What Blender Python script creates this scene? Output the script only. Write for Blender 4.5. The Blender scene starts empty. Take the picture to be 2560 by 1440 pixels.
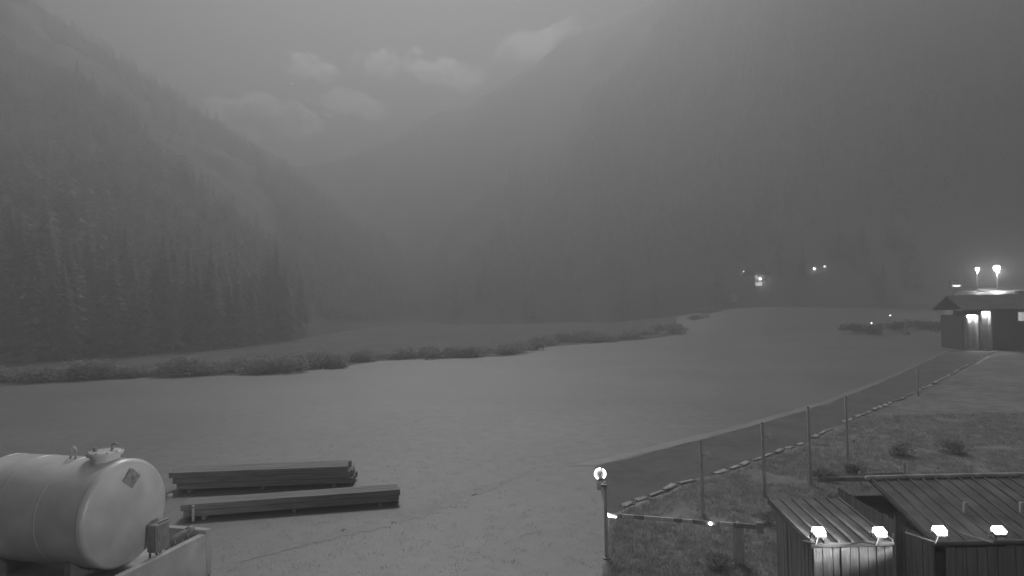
import bpy, bmesh, math, random
from mathutils import Vector, Matrix, noise
R = math.radians
random.seed(7)
sc = bpy.context.scene
COL = sc.collection

# ------------------------------------------------------------------ camera
F, CX, CY, CAMH = 1600.0, 1280.0, 720.0, 6.5          # focal length in photo pixels, photo centre, camera height
PITCH, ROLL = R(1.43), R(1.2)
FWD = Vector((0, math.cos(PITCH), math.sin(PITCH)))
UP0 = Vector((0, -math.sin(PITCH), math.cos(PITCH)))
RT0 = Vector((1, 0, 0))
RT = RT0*math.cos(ROLL) - UP0*math.sin(ROLL)
UP = UP0*math.cos(ROLL) + RT0*math.sin(ROLL)
CAM = Vector((0, 0, CAMH))
cam = bpy.data.cameras.new('camera'); camo = bpy.data.objects.new('camera', cam); COL.objects.link(camo)
cam.sensor_width = 36; cam.lens = 36*F/2560; cam.clip_end = 30000; cam.clip_start = 0.1
m = Matrix((RT, UP, -FWD)).transposed().to_4x4(); m.translation = CAM
camo.matrix_world = m
sc.camera = camo

# ------------------------------------------------------------------ sky, moonlight, exposure
SUN_EL, SUN_AZ = R(46), R(-6)
SKY_STRENGTH, SUN_STRENGTH, EXPOSURE = 0.014, 3.65, 0.38
w = bpy.data.worlds.new('World'); sc.world = w; w.use_nodes = True
nt = w.node_tree; nt.nodes.clear()
sky = nt.nodes.new('ShaderNodeTexSky'); sky.sky_type = 'NISHITA'; sky.sun_disc = False
sky.sun_elevation = SUN_EL; sky.sun_rotation = SUN_AZ; sky.altitude = 1200; sky.dust_density = 1.0
bw = nt.nodes.new('ShaderNodeRGBToBW'); bg = nt.nodes.new('ShaderNodeBackground'); wo = nt.nodes.new('ShaderNodeOutputWorld')
bg.inputs[1].default_value = SKY_STRENGTH
nt.links.new(sky.outputs[0], bw.inputs[0]); nt.links.new(bw.outputs[0], bg.inputs[0]); nt.links.new(bg.outputs[0], wo.inputs[0])
sun = bpy.data.lights.new('moonlight', 'SUN'); sun.energy = SUN_STRENGTH; sun.angle = R(12); sun.color = (1, 1, 1)
suno = bpy.data.objects.new('moonlight', sun); COL.objects.link(suno)
sd = Vector((math.sin(SUN_AZ)*math.cos(SUN_EL), math.cos(SUN_AZ)*math.cos(SUN_EL), math.sin(SUN_EL)))
suno.rotation_euler = sd.to_track_quat('Z', 'Y').to_euler(); suno.location = (0, 0, 60)
vs = sc.view_settings
vs.view_transform = 'Standard'; vs.look = 'None'; vs.gamma = 1; vs.exposure = EXPOSURE; vs.use_curve_mapping = False
cy = sc.cycles
cy.use_denoising = True; cy.max_bounces = 6; cy.diffuse_bounces = 2; cy.glossy_bounces = 2; cy.volume_bounces = 3
cy.transparent_max_bounces = 8; cy.volume_step_rate = 1.0; cy.volume_max_steps = 128
cy.sample_clamp_indirect = 3.0
HAZE_DENSITY, HAZE_G = 0.0069, 0.47

# ------------------------------------------------------------------ helpers
def ray(u, v):
    return FWD + RT*((u-CX)/F) + UP*((CY-v)/F)
def at(u, v, Y):
    """point on the line of sight of photo pixel (u,v) at depth Y metres"""
    d = ray(u, v); return CAM + d*(Y/d.y)
def gp(u, v, z=0.0):
    """point where that line of sight meets height z"""
    d = ray(u, v); return CAM + d*((z-CAMH)/d.z)
def sm(a, b, x):
    t = max(0.0, min(1.0, (x-a)/(b-a))); return t*t*(3-2*t)
def lerp_pts(pts, x):
    if x <= pts[0][0]: return pts[0][1:]
    for a, b in zip(pts, pts[1:]):
        if x <= b[0]:
            t = (x-a[0])/(b[0]-a[0])
            return tuple(p+(q-p)*t for p, q in zip(a[1:], b[1:]))
    return pts[-1][1:]
def fbm(x, y, z=0.0, o=4):
    return noise.fractal(Vector((x, y, z)), 1.0, 2.1, o)

MATS = {}
def mat(name, col, rough=0.8, var=0.0, scale=5.0, bump=0.0, spec=0.3, metal=0.0, detail=6, bscale=None, coat=0.0, stretch=None, wear=0.0, wscale=1.0, transl=0.0):
    if name in MATS: return MATS[name]
    M = bpy.data.materials.new(name); M.use_nodes = True; n = M.node_tree; p = n.nodes['Principled BSDF']; L = n.links
    p.inputs['Roughness'].default_value = rough; p.inputs['Specular IOR Level'].default_value = spec
    p.inputs['Metallic'].default_value = metal; p.inputs['Coat Weight'].default_value = coat; p.inputs['Coat Roughness'].default_value = rough*.9
    tc = n.nodes.new('ShaderNodeTexCoord'); src = tc.outputs['Object']
    if stretch:
        mp = n.nodes.new('ShaderNodeMapping'); mp.inputs['Scale'].default_value = stretch
        L.new(src, mp.inputs['Vector']); src = mp.outputs[0]
    oi = n.nodes.new('ShaderNodeObjectInfo')
    vadd = n.nodes.new('ShaderNodeVectorMath'); vadd.operation = 'ADD'
    rs = n.nodes.new('ShaderNodeMath'); rs.operation = 'MULTIPLY'; rs.inputs[1].default_value = 37.0
    L.new(oi.outputs['Random'], rs.inputs[0]); L.new(src, vadd.inputs[0]); L.new(rs.outputs[0], vadd.inputs[1])
    nz = n.nodes.new('ShaderNodeTexNoise'); nz.inputs['Scale'].default_value = scale; nz.inputs['Detail'].default_value = detail
    L.new(vadd.outputs[0], nz.inputs['Vector'])
    rp = n.nodes.new('ShaderNodeValToRGB')
    a, b = col*(1-var), col*(1+var)
    rp.color_ramp.elements[0].position = 0.3; rp.color_ramp.elements[0].color = (a, a, a, 1)
    rp.color_ramp.elements[1].position = 0.7; rp.color_ramp.elements[1].color = (b, b, b, 1)
    L.new(nz.outputs[0], rp.inputs[0]); out = rp.outputs[0]
    if wear:
        n2 = n.nodes.new('ShaderNodeTexNoise'); n2.inputs['Scale'].default_value = wscale; n2.inputs['Detail'].default_value = 4
        L.new(vadd.outputs[0], n2.inputs['Vector'])
        r2 = n.nodes.new('ShaderNodeValToRGB')
        r2.color_ramp.elements[0].position = 0.35; r2.color_ramp.elements[0].color = (1-wear,)*3+(1,)
        r2.color_ramp.elements[1].position = 0.65; r2.color_ramp.elements[1].color = (1, 1, 1, 1)
        mx = n.nodes.new('ShaderNodeMix'); mx.data_type = 'RGBA'; mx.blend_type = 'MULTIPLY'; mx.inputs[0].default_value = 1
        L.new(n2.outputs[0], r2.inputs[0]); L.new(out, mx.inputs[6]); L.new(r2.outputs[0], mx.inputs[7]); out = mx.outputs[2]
    L.new(out, p.inputs['Base Color'])
    if transl:
        tr = n.nodes.new('ShaderNodeBsdfTranslucent'); ms = n.nodes.new('ShaderNodeMixShader'); ms.inputs[0].default_value = transl
        L.new(out, tr.inputs['Color']); L.new(p.outputs[0], ms.inputs[1]); L.new(tr.outputs[0], ms.inputs[2]); L.new(ms.outputs[0], n.nodes['Material Output'].inputs['Surface'])
    if bump:
        n3 = n.nodes.new('ShaderNodeTexNoise'); n3.inputs['Scale'].default_value = bscale or scale*4; n3.inputs['Detail'].default_value = 5
        L.new(vadd.outputs[0], n3.inputs['Vector'])
        bp = n.nodes.new('ShaderNodeBump'); bp.inputs['Strength'].default_value = bump; bp.inputs['Distance'].default_value = 0.05
        L.new(n3.outputs[0], bp.inputs['Height']); L.new(bp.outputs[0], p.inputs['Normal'])
    MATS[name] = M; return M
def emit(name, s):
    if name in MATS: return MATS[name]
    M = bpy.data.materials.new(name); M.use_nodes = True; n = M.node_tree; p = n.nodes['Principled BSDF']
    p.inputs['Base Color'].default_value = (.8, .8, .8, 1)
    p.inputs['Emission Color'].default_value = (1, 1, 1, 1); p.inputs['Emission Strength'].default_value = s
    MATS[name] = M; return M

def mesh_from(name, V, Fc, material, smooth=False):
    me = bpy.data.meshes.new(name); me.from_pydata([tuple(v) for v in V], [], Fc); me.update()
    if material: me.materials.append(material)
    if smooth: me.polygons.foreach_set('use_smooth', [True]*len(me.polygons))
    return me
def link(name, data, parent=None, loc=None, rot=None):
    o = bpy.data.objects.new(name, data); COL.objects.link(o)
    if parent: o.parent = parent
    if loc is not None: o.location = loc
    if rot is not None: o.rotation_euler = rot
    return o
def tag(o, label=None, cat=None, group=None, kind=None):
    if label: o['label'] = label
    if cat: o['category'] = cat
    if group: o['group'] = group
    if kind: o['kind'] = kind
    return o
def empty(name, loc, rz=0, label=None, cat=None, group=None):
    o = link(name, None, None, loc, (0, 0, rz)); o.empty_display_size = .2
    return tag(o, label, cat, group)

class MB:
    """collects shapes of one part"""
    def __init__(s): s.V = []; s.F = []
    def add(s, V, Fc):
        k = len(s.V); s.V += [Vector(v) for v in V]; s.F += [tuple(i+k for i in f) for f in Fc]; return s
    def box(s, c, d, rot=None, bev=0.0):
        bm = bmesh.new(); bmesh.ops.create_cube(bm, size=1)
        bmesh.ops.scale(bm, vec=d, verts=bm.verts)
        if bev: bmesh.ops.bevel(bm, geom=bm.edges[:]+bm.verts[:], offset=bev, segments=2, affect='EDGES', profile=.5)
        M = Matrix.Translation(c) @ (rot.to_matrix().to_4x4() if rot is not None else Matrix())
        bm.verts.ensure_lookup_table(); bm.verts.index_update()
        s.add([M @ v.co for v in bm.verts], [[v.index for v in f.verts] for f in bm.faces]); bm.free(); return s
    def tube(s, pts, r, n=12, caps=True):
        pts = [Vector(p) for p in pts]; rs = r if isinstance(r, (list, tuple)) else [r]*len(pts)
        V = []; Fc = []; prev = None
        for i, p in enumerate(pts):
            d = (pts[min(i+1, len(pts)-1)]-pts[max(i-1, 0)]).normalized()
            ref = prev if prev is not None else (Vector((1, 0, 0)) if abs(d.x) < .9 else Vector((0, 1, 0)))
            a = (ref-d*ref.dot(d)).normalized(); b = d.cross(a); prev = a
            for k in range(n):
                t = 2*math.pi*k/n; V.append(p+(a*math.cos(t)+b*math.sin(t))*rs[i])
        for i in range(len(pts)-1):
            for k in range(n):
                k2 = (k+1) % n; Fc.append((i*n+k, i*n+k2, (i+1)*n+k2, (i+1)*n+k))
        if caps: Fc.append(tuple(reversed(range(n)))); Fc.append(tuple((len(pts)-1)*n+k for k in range(n)))
        return s.add(V, Fc)
    def lathe(s, prof, n=32, M=None):
        """profile of (radius, z) turned about z, then moved by M"""
        V = []; Fc = []; M = M or Matrix()
        for r, z in prof:
            for k in range(n):
                t = 2*math.pi*k/n; V.append(M @ Vector((r*math.cos(t), r*math.sin(t), z)))
        for i in range(len(prof)-1):
            for k in range(n):
                k2 = (k+1) % n; Fc.append((i*n+k, i*n+k2, (i+1)*n+k2, (i+1)*n+k))
        return s.add(V, Fc)
    def build(s, name, material, parent=None, smooth=False, loc=None, rot=None):
        return link(name, mesh_from(name, s.V, s.F, material, smooth), parent, loc, rot)

# ------------------------------------------------------------------ materials
mt_meadow = mat('meadow_grass', 0.15, rough=0.52, var=0.22, scale=1.4, bump=0.3, bscale=25, spec=1.0, coat=.42, wear=0.32, wscale=0.11)
mt_verge = mat('rough_grass', 0.32, rough=0.8, var=0.25, scale=1.5, bump=0.6, bscale=20, spec=0.2, wear=.25, wscale=.25)
mt_blade = mat('grass_blade', 0.42, rough=0.7, var=0.25, scale=2.0, spec=0.3, transl=.5)
mt_asphalt = mat('asphalt', 0.21, rough=0.85, var=0.12, scale=2.0, bump=0.3, bscale=120, spec=0.2, wear=.2, wscale=.4)
mt_gravel = mat('gravel', 0.25, rough=0.52, spec=1.0, coat=.5, var=0.18, scale=4.0, bump=0.5, bscale=60, wear=.3, wscale=.5)
mt_stone = mat('kerb_stone', 0.7, rough=0.85, var=0.2, scale=6, bump=0.4, bscale=30, wear=.35, wscale=2)
mt_concrete = mat('concrete', 0.7, rough=0.85, var=0.10, scale=3, bump=0.2, bscale=40, wear=.25, wscale=1.2)
mt_tank = mat('tank_paint', 0.9, rough=0.32, var=0.05, scale=1.6, spec=0.5, coat=.3, wear=.12, wscale=1.6)
mt_steel = mat('galvanised_steel', 0.40, rough=0.45, var=0.1, scale=6, metal=.5, spec=.5)
mt_dark = mat('dark_metal', 0.36, rough=0.6, var=0.2, scale=5, spec=.3)
mt_black = mat('black_rubber', 0.28, rough=0.8, var=0.2, scale=5, spec=.2)
mt_timber = mat('dark_timber', 0.36, rough=0.9, var=0.3, scale=3, bump=.3, stretch=(.3, 6, 6), spec=.15)
mt_plank = mat('pale_plank', 0.42, rough=0.8, var=0.18, scale=3, bump=.3, stretch=(8, 8, .5), spec=.2, wear=.2, wscale=2)
mt_post = mat('weathered_post', 0.7, rough=0.85, var=.2, scale=4, stretch=(6, 6, .8), bump=.3)
mt_pale = mat('pale_paint', 0.85, rough=0.6, var=.08, scale=5)
mt_roof = mat('roof_sheet', 0.22, rough=0.7, var=.2, scale=3, spec=.3, wear=.3, wscale=1.5)
mt_wall = mat('render_wall', 0.5, rough=0.9, var=.1, scale=2)
mt_wood = mat('chalet_wood', 0.16, rough=0.85, var=.2, scale=3, stretch=(6, 6, .6))
mt_post2 = mat('annex_wood', 0.15, rough=0.85, var=.2, scale=3, stretch=(6, 6, .6))
mt_scrub = mat('scrub_ground', 0.2, rough=0.7, var=.4, scale=.5, bump=.8, bscale=4, spec=.1, wear=.3, wscale=.1)
mt_needle = mat('spruce_needles', 0.4, rough=0.8, var=0.3, scale=.6, spec=.1, transl=.3)
mt_leaf = mat('shrub_leaves', 0.48, rough=0.7, var=0.3, scale=1.2, spec=.2, transl=.35)
mt_leafl = mat('pale_shrub_leaves', 0.34, rough=0.7, var=0.3, scale=1.2, spec=.2, transl=.4)
mt_leafd = mat('dark_hedge_leaves', 0.16, rough=0.7, var=0.3, scale=1.2, spec=.2, transl=.2)
mt_bark = mat('bark', 0.2, rough=.9, var=.3, scale=4, stretch=(4, 4, .6), bump=.4)
mt_mtn = mat('forest_slope', 0.3, rough=.95, var=.35, scale=.012, bump=1.0, bscale=.2, spec=.05, wear=.35, wscale=.004)
mt_rock = mat('far_rock', 0.35, rough=.95, var=.3, scale=.01, bump=1.0, bscale=.05, spec=.05)
mt_snow = mat('old_snow', 0.8, rough=.7, var=.08, scale=.02, spec=.2)
mt_glass = mat('dark_glass', 0.03, rough=.1, var=.1, scale=2, spec=.6)

# ------------------------------------------------------------------ terrain shape
# columns: azimuth as photo column, foot distance, ridge distance, ridge height as photo row
LEFT_R = [(-900, 72, 1000, -200), (-300, 82, 1150, -180), (0, 88, 1280, -80), (225, 92, 1420, 88), (500, 104, 1600, 270), (740, 130, 1750, 412),
          (900, 185, 1780, 520), (1010, 225, 1750, 630), (1120, 245, 1650, 752)]
RIGHT_R = [(700, 340, 2100, 760), (850, 320, 2150, 640), (950, 290, 2200, 505), (1060, 245, 2200, 378), (1130, 215, 2180, 302), (1240, 205, 2150, 216),
           (1350, 215, 2120, 150), (1385, 218, 2110, 122), (1420, 222, 2100, 90), (1480, 205, 2080, 60), (1560, 200, 1950, 30), (1700, 190, 1700, -40), (2000, 166, 1240, -110),
           (2300, 158, 1140, -150), (2560, 156, 1100, -170), (3200, 156, 1080, -260), (4200, 156, 1050, -300)]
FAR_R = [(250, 372, 2290, 560), (600, 372, 2290, 436), (740, 372, 2290, 405), (850, 372, 2290, 395), (1000, 372, 2290, 338), (1100, 372, 2290, 282),
         (1150, 372, 2290, 268), (1250, 372, 2290, 250), (1500, 372, 2290, 300), (1700, 372, 2290, 400)]
KD = 0.18
def col_of(x, y): return CX+F*x/max(y, 1e-3)
def horizon_row(u): return CY+F*math.tan(PITCH)-(u-CX)*math.tan(ROLL)
def ridge(tab, u):
    rb, rr, v = lerp_pts(tab, u); rr *= KD
    h = CAMH+(horizon_row(u)-v)/F*rr            # rr is a depth along the valley
    return rb, rr, h
def mtn_h(tab, u, y, seed, rough, ridgew):
    rb, rr, h = ridge(tab, u)
    if y <= rb: return 0.0
    s = (y-rb)/(rr-rb)
    if s > 1:
        t = (s-1)*(rr-rb)/(rr*0.16)
        return h*max(0.0, 1-t*t) if t < 1 else 0.0
    x = (u-CX)/F*y
    p = s**1.12
    n = fbm(x*ridgew, y*ridgew, seed, 6)*rough*h*s*(1-s)*2.2
    n += fbm(x*ridgew*5, y*ridgew*5, seed+5, 4)*rough*h*.10*min(1, s*4)*(1 if s < .97 else .3)
    return max(0.0, h*p+n)
def ground_h(x, y):
    u = col_of(x, y); z = 0.0
    if y > 60:
        z += 4.2*sm(95, 165, y)*sm(1500, 1900, u)                       # the meadow climbs gently up the valley
        t = sm(2365, 2400, u)*sm(98, 104, y)
        if t: z = z*(1-t)+t*(6.2+(y-104)*.035)                          # terrace that carries the upper road
    return z
def terrain(x, y):
    u = col_of(x, y)
    return max(ground_h(x, y), mtn_h(LEFT_R, u, y, 3, .30, .017), mtn_h(RIGHT_R, u, y, 9, .26, .011))
def hit(u, v, start=40):
    d = ray(u, v); d = d/d.y; t = start
    while t < 3000:
        p = CAM+d*t
        if p.z <= terrain(p.x, p.y): return p
        t += max(.5, t*.004)
    return CAM+d*300

# ground sheet: fine near the camera, coarse towards the horizon
def axis(lo, hi, near, n):
    a = []
    for i in range(n+1):
        t = -1+2*i/n; s = math.sinh(t*4.2)/math.sinh(4.2)
        a.append((hi if s > 0 else -lo)*s)
    return a
xs = axis(-840, 840, 0, 240)
ys = [-414, -200, -100, -50, -20, 0]+[60*(i/60) for i in range(1, 61)]+[60*(480/60)**(i/120) for i in range(1, 121)]
V = [(x, y, ground_h(x, y) if y > 60 else 0.0) for y in ys for x in xs]
nx = len(xs)
Fc = [(j*nx+i, j*nx+i+1, (j+1)*nx+i+1, (j+1)*nx+i) for j in range(len(ys)-1) for i in range(nx-1)]
tag(link('ground', mesh_from('ground', V, Fc, mt_meadow, True)), 'pale mown meadow on the valley floor', None, None, 'structure')

def mountain(name, tab, u0, u1, nu, seed, rough, rw, material, label, ns=70):
    V = []; Fc = []
    for j in range(nu+1):
        u = u0+(u1-u0)*j/nu
        rb, rr, h = ridge(tab, u)
        for i in range(ns+1):
            s = i/ns*1.2
            if s <= 1: y = rb*(rr/rb)**(s) if rb < rr*.6 else rb+(rr-rb)*s
            else: y = rr+(s-1)/.2*rr*.155
            x = (u-CX)/F*y
            V.append((x, y, mtn_h(tab, u, y, seed, rough, rw)-.6))
    n = ns+1
    for j in range(nu):
        for i in range(ns):
            Fc.append((j*n+i, (j+1)*n+i, (j+1)*n+i+1, j*n+i+1))
    return tag(link(name, mesh_from(name, V, Fc, material, True)), label, None, None, 'structure')
mountain('mountain_left', LEFT_R, -900, 1120, 220, 3, .30, .017, mt_mtn, 'dark forested mountain side on the left of the valley')
mountain('mountain_right', RIGHT_R, 700, 4200, 320, 9, .26, .011, mt_mtn, 'huge hazy forested mountain side on the right')
mountain('mountain_far', FAR_R, 250, 1700, 160, 21, .5, .017, mt_rock, 'far hazy peak in the gap between the two slopes', 40)

# old snow lying in gullies of the far peak
def snow(name, spine, wid, label):
    V = []; Fc = []
    for k, (u, v) in enumerate(spine):
        for t in range(5):
            du = (t-2)/2*wid*(1-.5*abs(k/(len(spine)-1)-.5))+6*fbm(k*.9, t*.7, 3, 2)
            uu = u+du
            d = ray(uu, v); d = d/d.y; y = 373.0
            while y < 2289*KD:
                p = CAM+d*y
                if p.z <= mtn_h(FAR_R, uu, y, 21, .5, .017): break
                y += .6
            p = CAM+d*y
            V.append((p.x, p.y-1.5, mtn_h(FAR_R, col_of(p.x, p.y), p.y, 21, .5, .017)+1.5))
    for k in range(len(spine)-1):
        for t in range(4): Fc.append((k*5+t, k*5+t+1, (k+1)*5+t+1, (k+1)*5+t))
    return tag(link(name, mesh_from(name, V, Fc, mt_snow, True)), label, None, None, 'structure')
snow('snowfield', [(1118, 290), (1100, 302), (1082, 315), (1066, 330), (1050, 348), (1044, 362)], 16, 'pale snow gully running down the far peak')
snow('snowfield', [(1062, 306), (1048, 318), (1032, 330), (1016, 344)], 9, 'thin short snow streak left of the main snow gully')

# ------------------------------------------------------------------ road, verge, tracks
def strip(name, ptsA, ptsB, z, material, label, n=60, taper=0):
    def samp(P, t):
        L = [0]
        for a, b in zip(P, P[1:]): L.append(L[-1]+(b-a).length)
        d = t*L[-1]
        for i in range(len(P)-1):
            if d <= L[i+1] or i == len(P)-2:
                return P[i].lerp(P[i+1], (d-L[i])/max(1e-6, L[i+1]-L[i]))
    V = []; Fc = []; mrow = 6
    for i in range(n+1):
        a, b = samp(ptsA, i/n), samp(ptsB, i/n)
        if taper:
            q = 1-min(1, min(i, n-i)/(n*taper)); mid = (a+b)/2; a = a.lerp(mid, q*.98); b = b.lerp(mid, q*.98)
        e0, e1 = (.35 if taper else .12)*fbm(i*.7, 1.3, z*90, 3), .12*fbm(i*.7, 7.7, z*90, 3)*(3 if taper else 1)
        for k in range(mrow+1):
            t = k/mrow; p = a.lerp(b, t+(e0 if k == 0 else e1 if k == mrow else 0))
            V.append((p.x, p.y, z+.03*math.sin(math.pi*t)*0))
    for i in range(n):
        for k in range(mrow): Fc.append((i*(mrow+1)+k, i*(mrow+1)+k+1, (i+1)*(mrow+1)+k+1, (i+1)*(mrow+1)+k))
    return tag(link(name, mesh_from(name, V, Fc, material, True)), label, None, None, 'structure')
lineB = [gp(u, v) for u, v in ((1515, 1283), (1570, 1262), (1630, 1239), (1690, 1215), (1840, 1170), (2000, 1110), (2120, 1052), (2300, 978), (2430, 908), (2500, 872))]
lineA = [gp(u, v) for u, v in ((1488, 1165), (1540, 1152), (1600, 1137), (1660, 1122), (1790, 1090), (1900, 1060), (2060, 1012), (2200, 958), (2340, 893), (2420, 856))]
strip('road', lineA, lineB, .008, mt_asphalt, 'dark asphalt lane running diagonally up the valley', 90)
# gravel shoulder above the lane and a worn track in the meadow
lineA2 = [gp(u, v) for u, v in ((1420, 1165), (1500, 1148), (1580, 1128), (1660, 1108), (1790, 1078), (1900, 1049), (2060, 1002), (2200, 950), (2340, 888), (2420, 852))]
strip('shoulder', lineA2, lineA, .012, mt_gravel, 'pale gravel shoulder along the meadow side of the lane', 90)
ta = [gp(u, v) for u, v in ((560, 1395), (800, 1330), (1010, 1272), (1200, 1208), (1330, 1160))]
tb = [gp(u, v) for u, v in ((620, 1420), (850, 1352), (1060, 1292), (1240, 1226), (1360, 1174))]
strip('track', ta, tb, .006, mt_gravel, 'worn gravel track crossing the near meadow', 90, .45)
# rough ground on the near side of the lane
vb = [gp(u, v) for u, v in ((1500, 1560), (1680, 1520), (1900, 1500), (2200, 1420), (2480, 1300), (2750, 1180), (2950, 1020), (3060, 868))]
strip('verge', [p+Vector((.1, -.12, 0)) for p in lineB], vb, .004, mt_verge, 'dark rough grass on the near side of the lane', 70)
pa = [gp(u, v) for u, v in ((2010, 1150), (2090, 1100), (2180, 1068), (2260, 1062), (2330, 1086), (2370, 1125))]
pb = [gp(u, v) for u, v in ((2050, 1160), (2120, 1114), (2195, 1082), (2255, 1076), (2312, 1098), (2345, 1132))]
strip('path', pa, pb, .014, mt_gravel, 'narrow pale footpath curving through the rough grass', 60, .3)

# kerb of single stones along the near side of the lane
kerb = tag(empty('kerb', lineB[0]), 'row of pale rough stones edging the lane', None)
kerb['kind'] = 'structure'
def stone_mesh(seed, L, W, H):
    rnd = random.Random(seed); b = MB().box((0, 0, H/2), (L, W, H), None, .03)
    for v in b.V:
        v += Vector((rnd.uniform(-.05, .05), rnd.uniform(-.045, .045), rnd.uniform(-.025, .02)))
    return mesh_from('stone', b.V, b.F, mt_stone, False)
stones = [stone_mesh(i, random.uniform(.5, 1.15), random.uniform(.15, .24), random.uniform(.05, .09)) for i in range(7)]
d = 0.0; seg = 0; pos = lineB[0].copy(); cnt = 0
while seg < len(lineB)-1 and cnt < 110:
    a, b = lineB[seg], lineB[seg+1]; L = (b-a).length
    if d > L: d -= L; seg += 1; continue
    p = a.lerp(b, d/L); an = math.atan2(b.y-a.y, b.x-a.x)
    if random.random() > .16:
        o = link('stone', random.choice(stones), kerb, p-lineB[0]+Vector((random.uniform(-.05, .05), random.uniform(-.08, .08), random.uniform(-.015, 0))), (0, 0, an+random.uniform(-.22, .22)))
    d += random.uniform(.75, 1.15); cnt += 1

bank_line = [(-30, 955), (120, 957), (300, 947), (480, 942), (680, 936), (820, 922), (950, 903), (1100, 897), (1250, 892), (1370, 868), (1530, 856), (1690, 843)]
# ------------------------------------------------------------------ vegetation meshes
def spruce_mesh(seed, H, tiers, blades):
    rnd = random.Random(seed); V = []; Fc = []
    Rm = H*rnd.uniform(.17, .22)
    for t in range(tiers):
        f = t/(tiers-1); z = H*(.10+.88*f); r = Rm*(1-f)**.85+.06
        for b in range(blades):
            if rnd.random() < .10: continue
            a = 2*math.pi*(b+rnd.uniform(-.35, .35))/blades+t*1.3
            rr = r*rnd.uniform(.62, 1.12); wd = rr*rnd.uniform(.17, .30)
            ca, sa = math.cos(a), math.sin(a); dz = -rr*rnd.uniform(.18, .5); zz = z+rnd.uniform(-.4, .4)*H/tiers
            k = len(V)
            V += [(0, 0, zz+rr*.12), (ca*rr*.55-sa*wd, sa*rr*.55+ca*wd, zz+dz*.55-rr*.06), (ca*rr, sa*rr, zz+dz),
                  (ca*rr*.55+sa*wd, sa*rr*.55-ca*wd, zz+dz*.55-rr*.06)]
            Fc += [(k, k+1, k+2), (k, k+2, k+3)]
    k = len(V); V += [(0, 0, H*1.02), (.12, 0, H*.93), (-.07, .1, H*.93), (-.07, -.1, H*.93)]; Fc += [(k, k+1, k+2), (k, k+2, k+3), (k, k+3, k+1)]
    return V, Fc
def leaf_cloud(seed, rx, ry, rz, n, size, lift=.75):
    rnd = random.Random(seed); V = []; Fc = []
    lobes = [(rnd.uniform(-.55, .55)*rx, rnd.uniform(-.55, .55)*ry, rnd.uniform(-.1, .65)*rz, rnd.uniform(.35, .6)) for _ in range(7)]
    for _ in range(n):
        lx, ly, lz, lr = rnd.choice(lobes)
        a = rnd.uniform(0, 2*math.pi); c = rnd.uniform(-.7, 1); q = math.sqrt(max(0, 1-c*c)); rr = lr*rnd.uniform(.6, 1.08)
        p = Vector((lx+rx*rr*q*math.cos(a), ly+ry*rr*q*math.sin(a), max(.03, rz*lift*.6+lz*.7+rz*rr*c)))
        n1 = Vector((rnd.gauss(0, 1), rnd.gauss(0, 1), rnd.gauss(0, 1))).normalized(); n2 = n1.orthogonal().normalized(); n3 = n1.cross(n2)
        s = size*rnd.uniform(.6, 1.4); k = len(V)
        V += [p-n2*s, p+n3*s*.5, p+n2*s, p-n3*s*.5]; Fc += [(k, k+1, k+2, k+3)]
    return V, Fc

near_spruce = [mesh_from('crown', *spruce_mesh(i, 13+i*1.3, 26, 20), mt_needle) for i in range(5)]
near_trunk = [MB().tube([(0, 0, -.8), (0, 0, 5), (0, 0, 12+i)], [.22, .17, .04], 8) for i in range(5)]
near_trunk = [mesh_from('trunk', b.V, b.F, mt_bark, True) for b in near_trunk]
far_spruce = [spruce_mesh(40+i, 1.0, 9, 9) for i in range(5)]
mid_spruce = [spruce_mesh(50+i, 1.0, 15, 13) for i in range(5)]

sb0 = [gp(u, v-1) for u, v in bank_line]
sb1 = [Vector(((u-CX)/F*Y, Y, 0)) for u, Y in ((-60, 92), (120, 96), (300, 102), (480, 110), (680, 130), (820, 180), (950, 260), (1100, 280), (1250, 235), (1370, 235), (1530, 225), (1690, 205))]
V = []; Fc = []
for a, b in zip(sb0, sb1):
    for k in range(13):
        q = a.lerp(b, k/12); V.append((q.x, q.y, ground_h(q.x, q.y)+.03))
for i in range(len(sb0)-1):
    for k in range(12): Fc.append((i*13+k, i*13+k+1, (i+1)*13+k+1, (i+1)*13+k))
tag(link('scrubland', mesh_from('scrubland', V, Fc, mt_scrub, True)), 'dark scrub ground between the meadow edge and the forest', None, None, 'structure')
# single spruces along the far edge of the meadow
edge_spots = []
rt = random.Random(11)
for u in range(-60, 760, 20):
    rb = ridge(LEFT_R, u)[0]
    edge_spots.append((u+rt.uniform(-12, 12), rb+rt.uniform(-2, 16)))
for u in range(1110, 2360, 38):
    rb = ridge(RIGHT_R, u)[0]
    edge_spots.append((u+rt.uniform(-16, 16), rb+rt.uniform(2, 26)))
for i, (u, y) in enumerate(edge_spots):
    x = (u-CX)/F*y; k = i % 5
    left = u < 1040
    o = empty('spruce_tree', (x, y, terrain(x, y)-.2), rt.uniform(0, 6.3),
              'dark spruce at the foot of the left mountain, behind the meadow' if left else 'hazy spruce at the foot of the right mountain',
              'tree', 'spruces edging the left mountain' if left else 'spruces edging the right mountain')
    s = rt.uniform(.7, 1.15)*(1.0 if left else .9); o.scale = (s, s, s*rt.uniform(.9, 1.15))
    link('trunk', near_trunk[k], o); link('crown', near_spruce[k], o)

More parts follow.
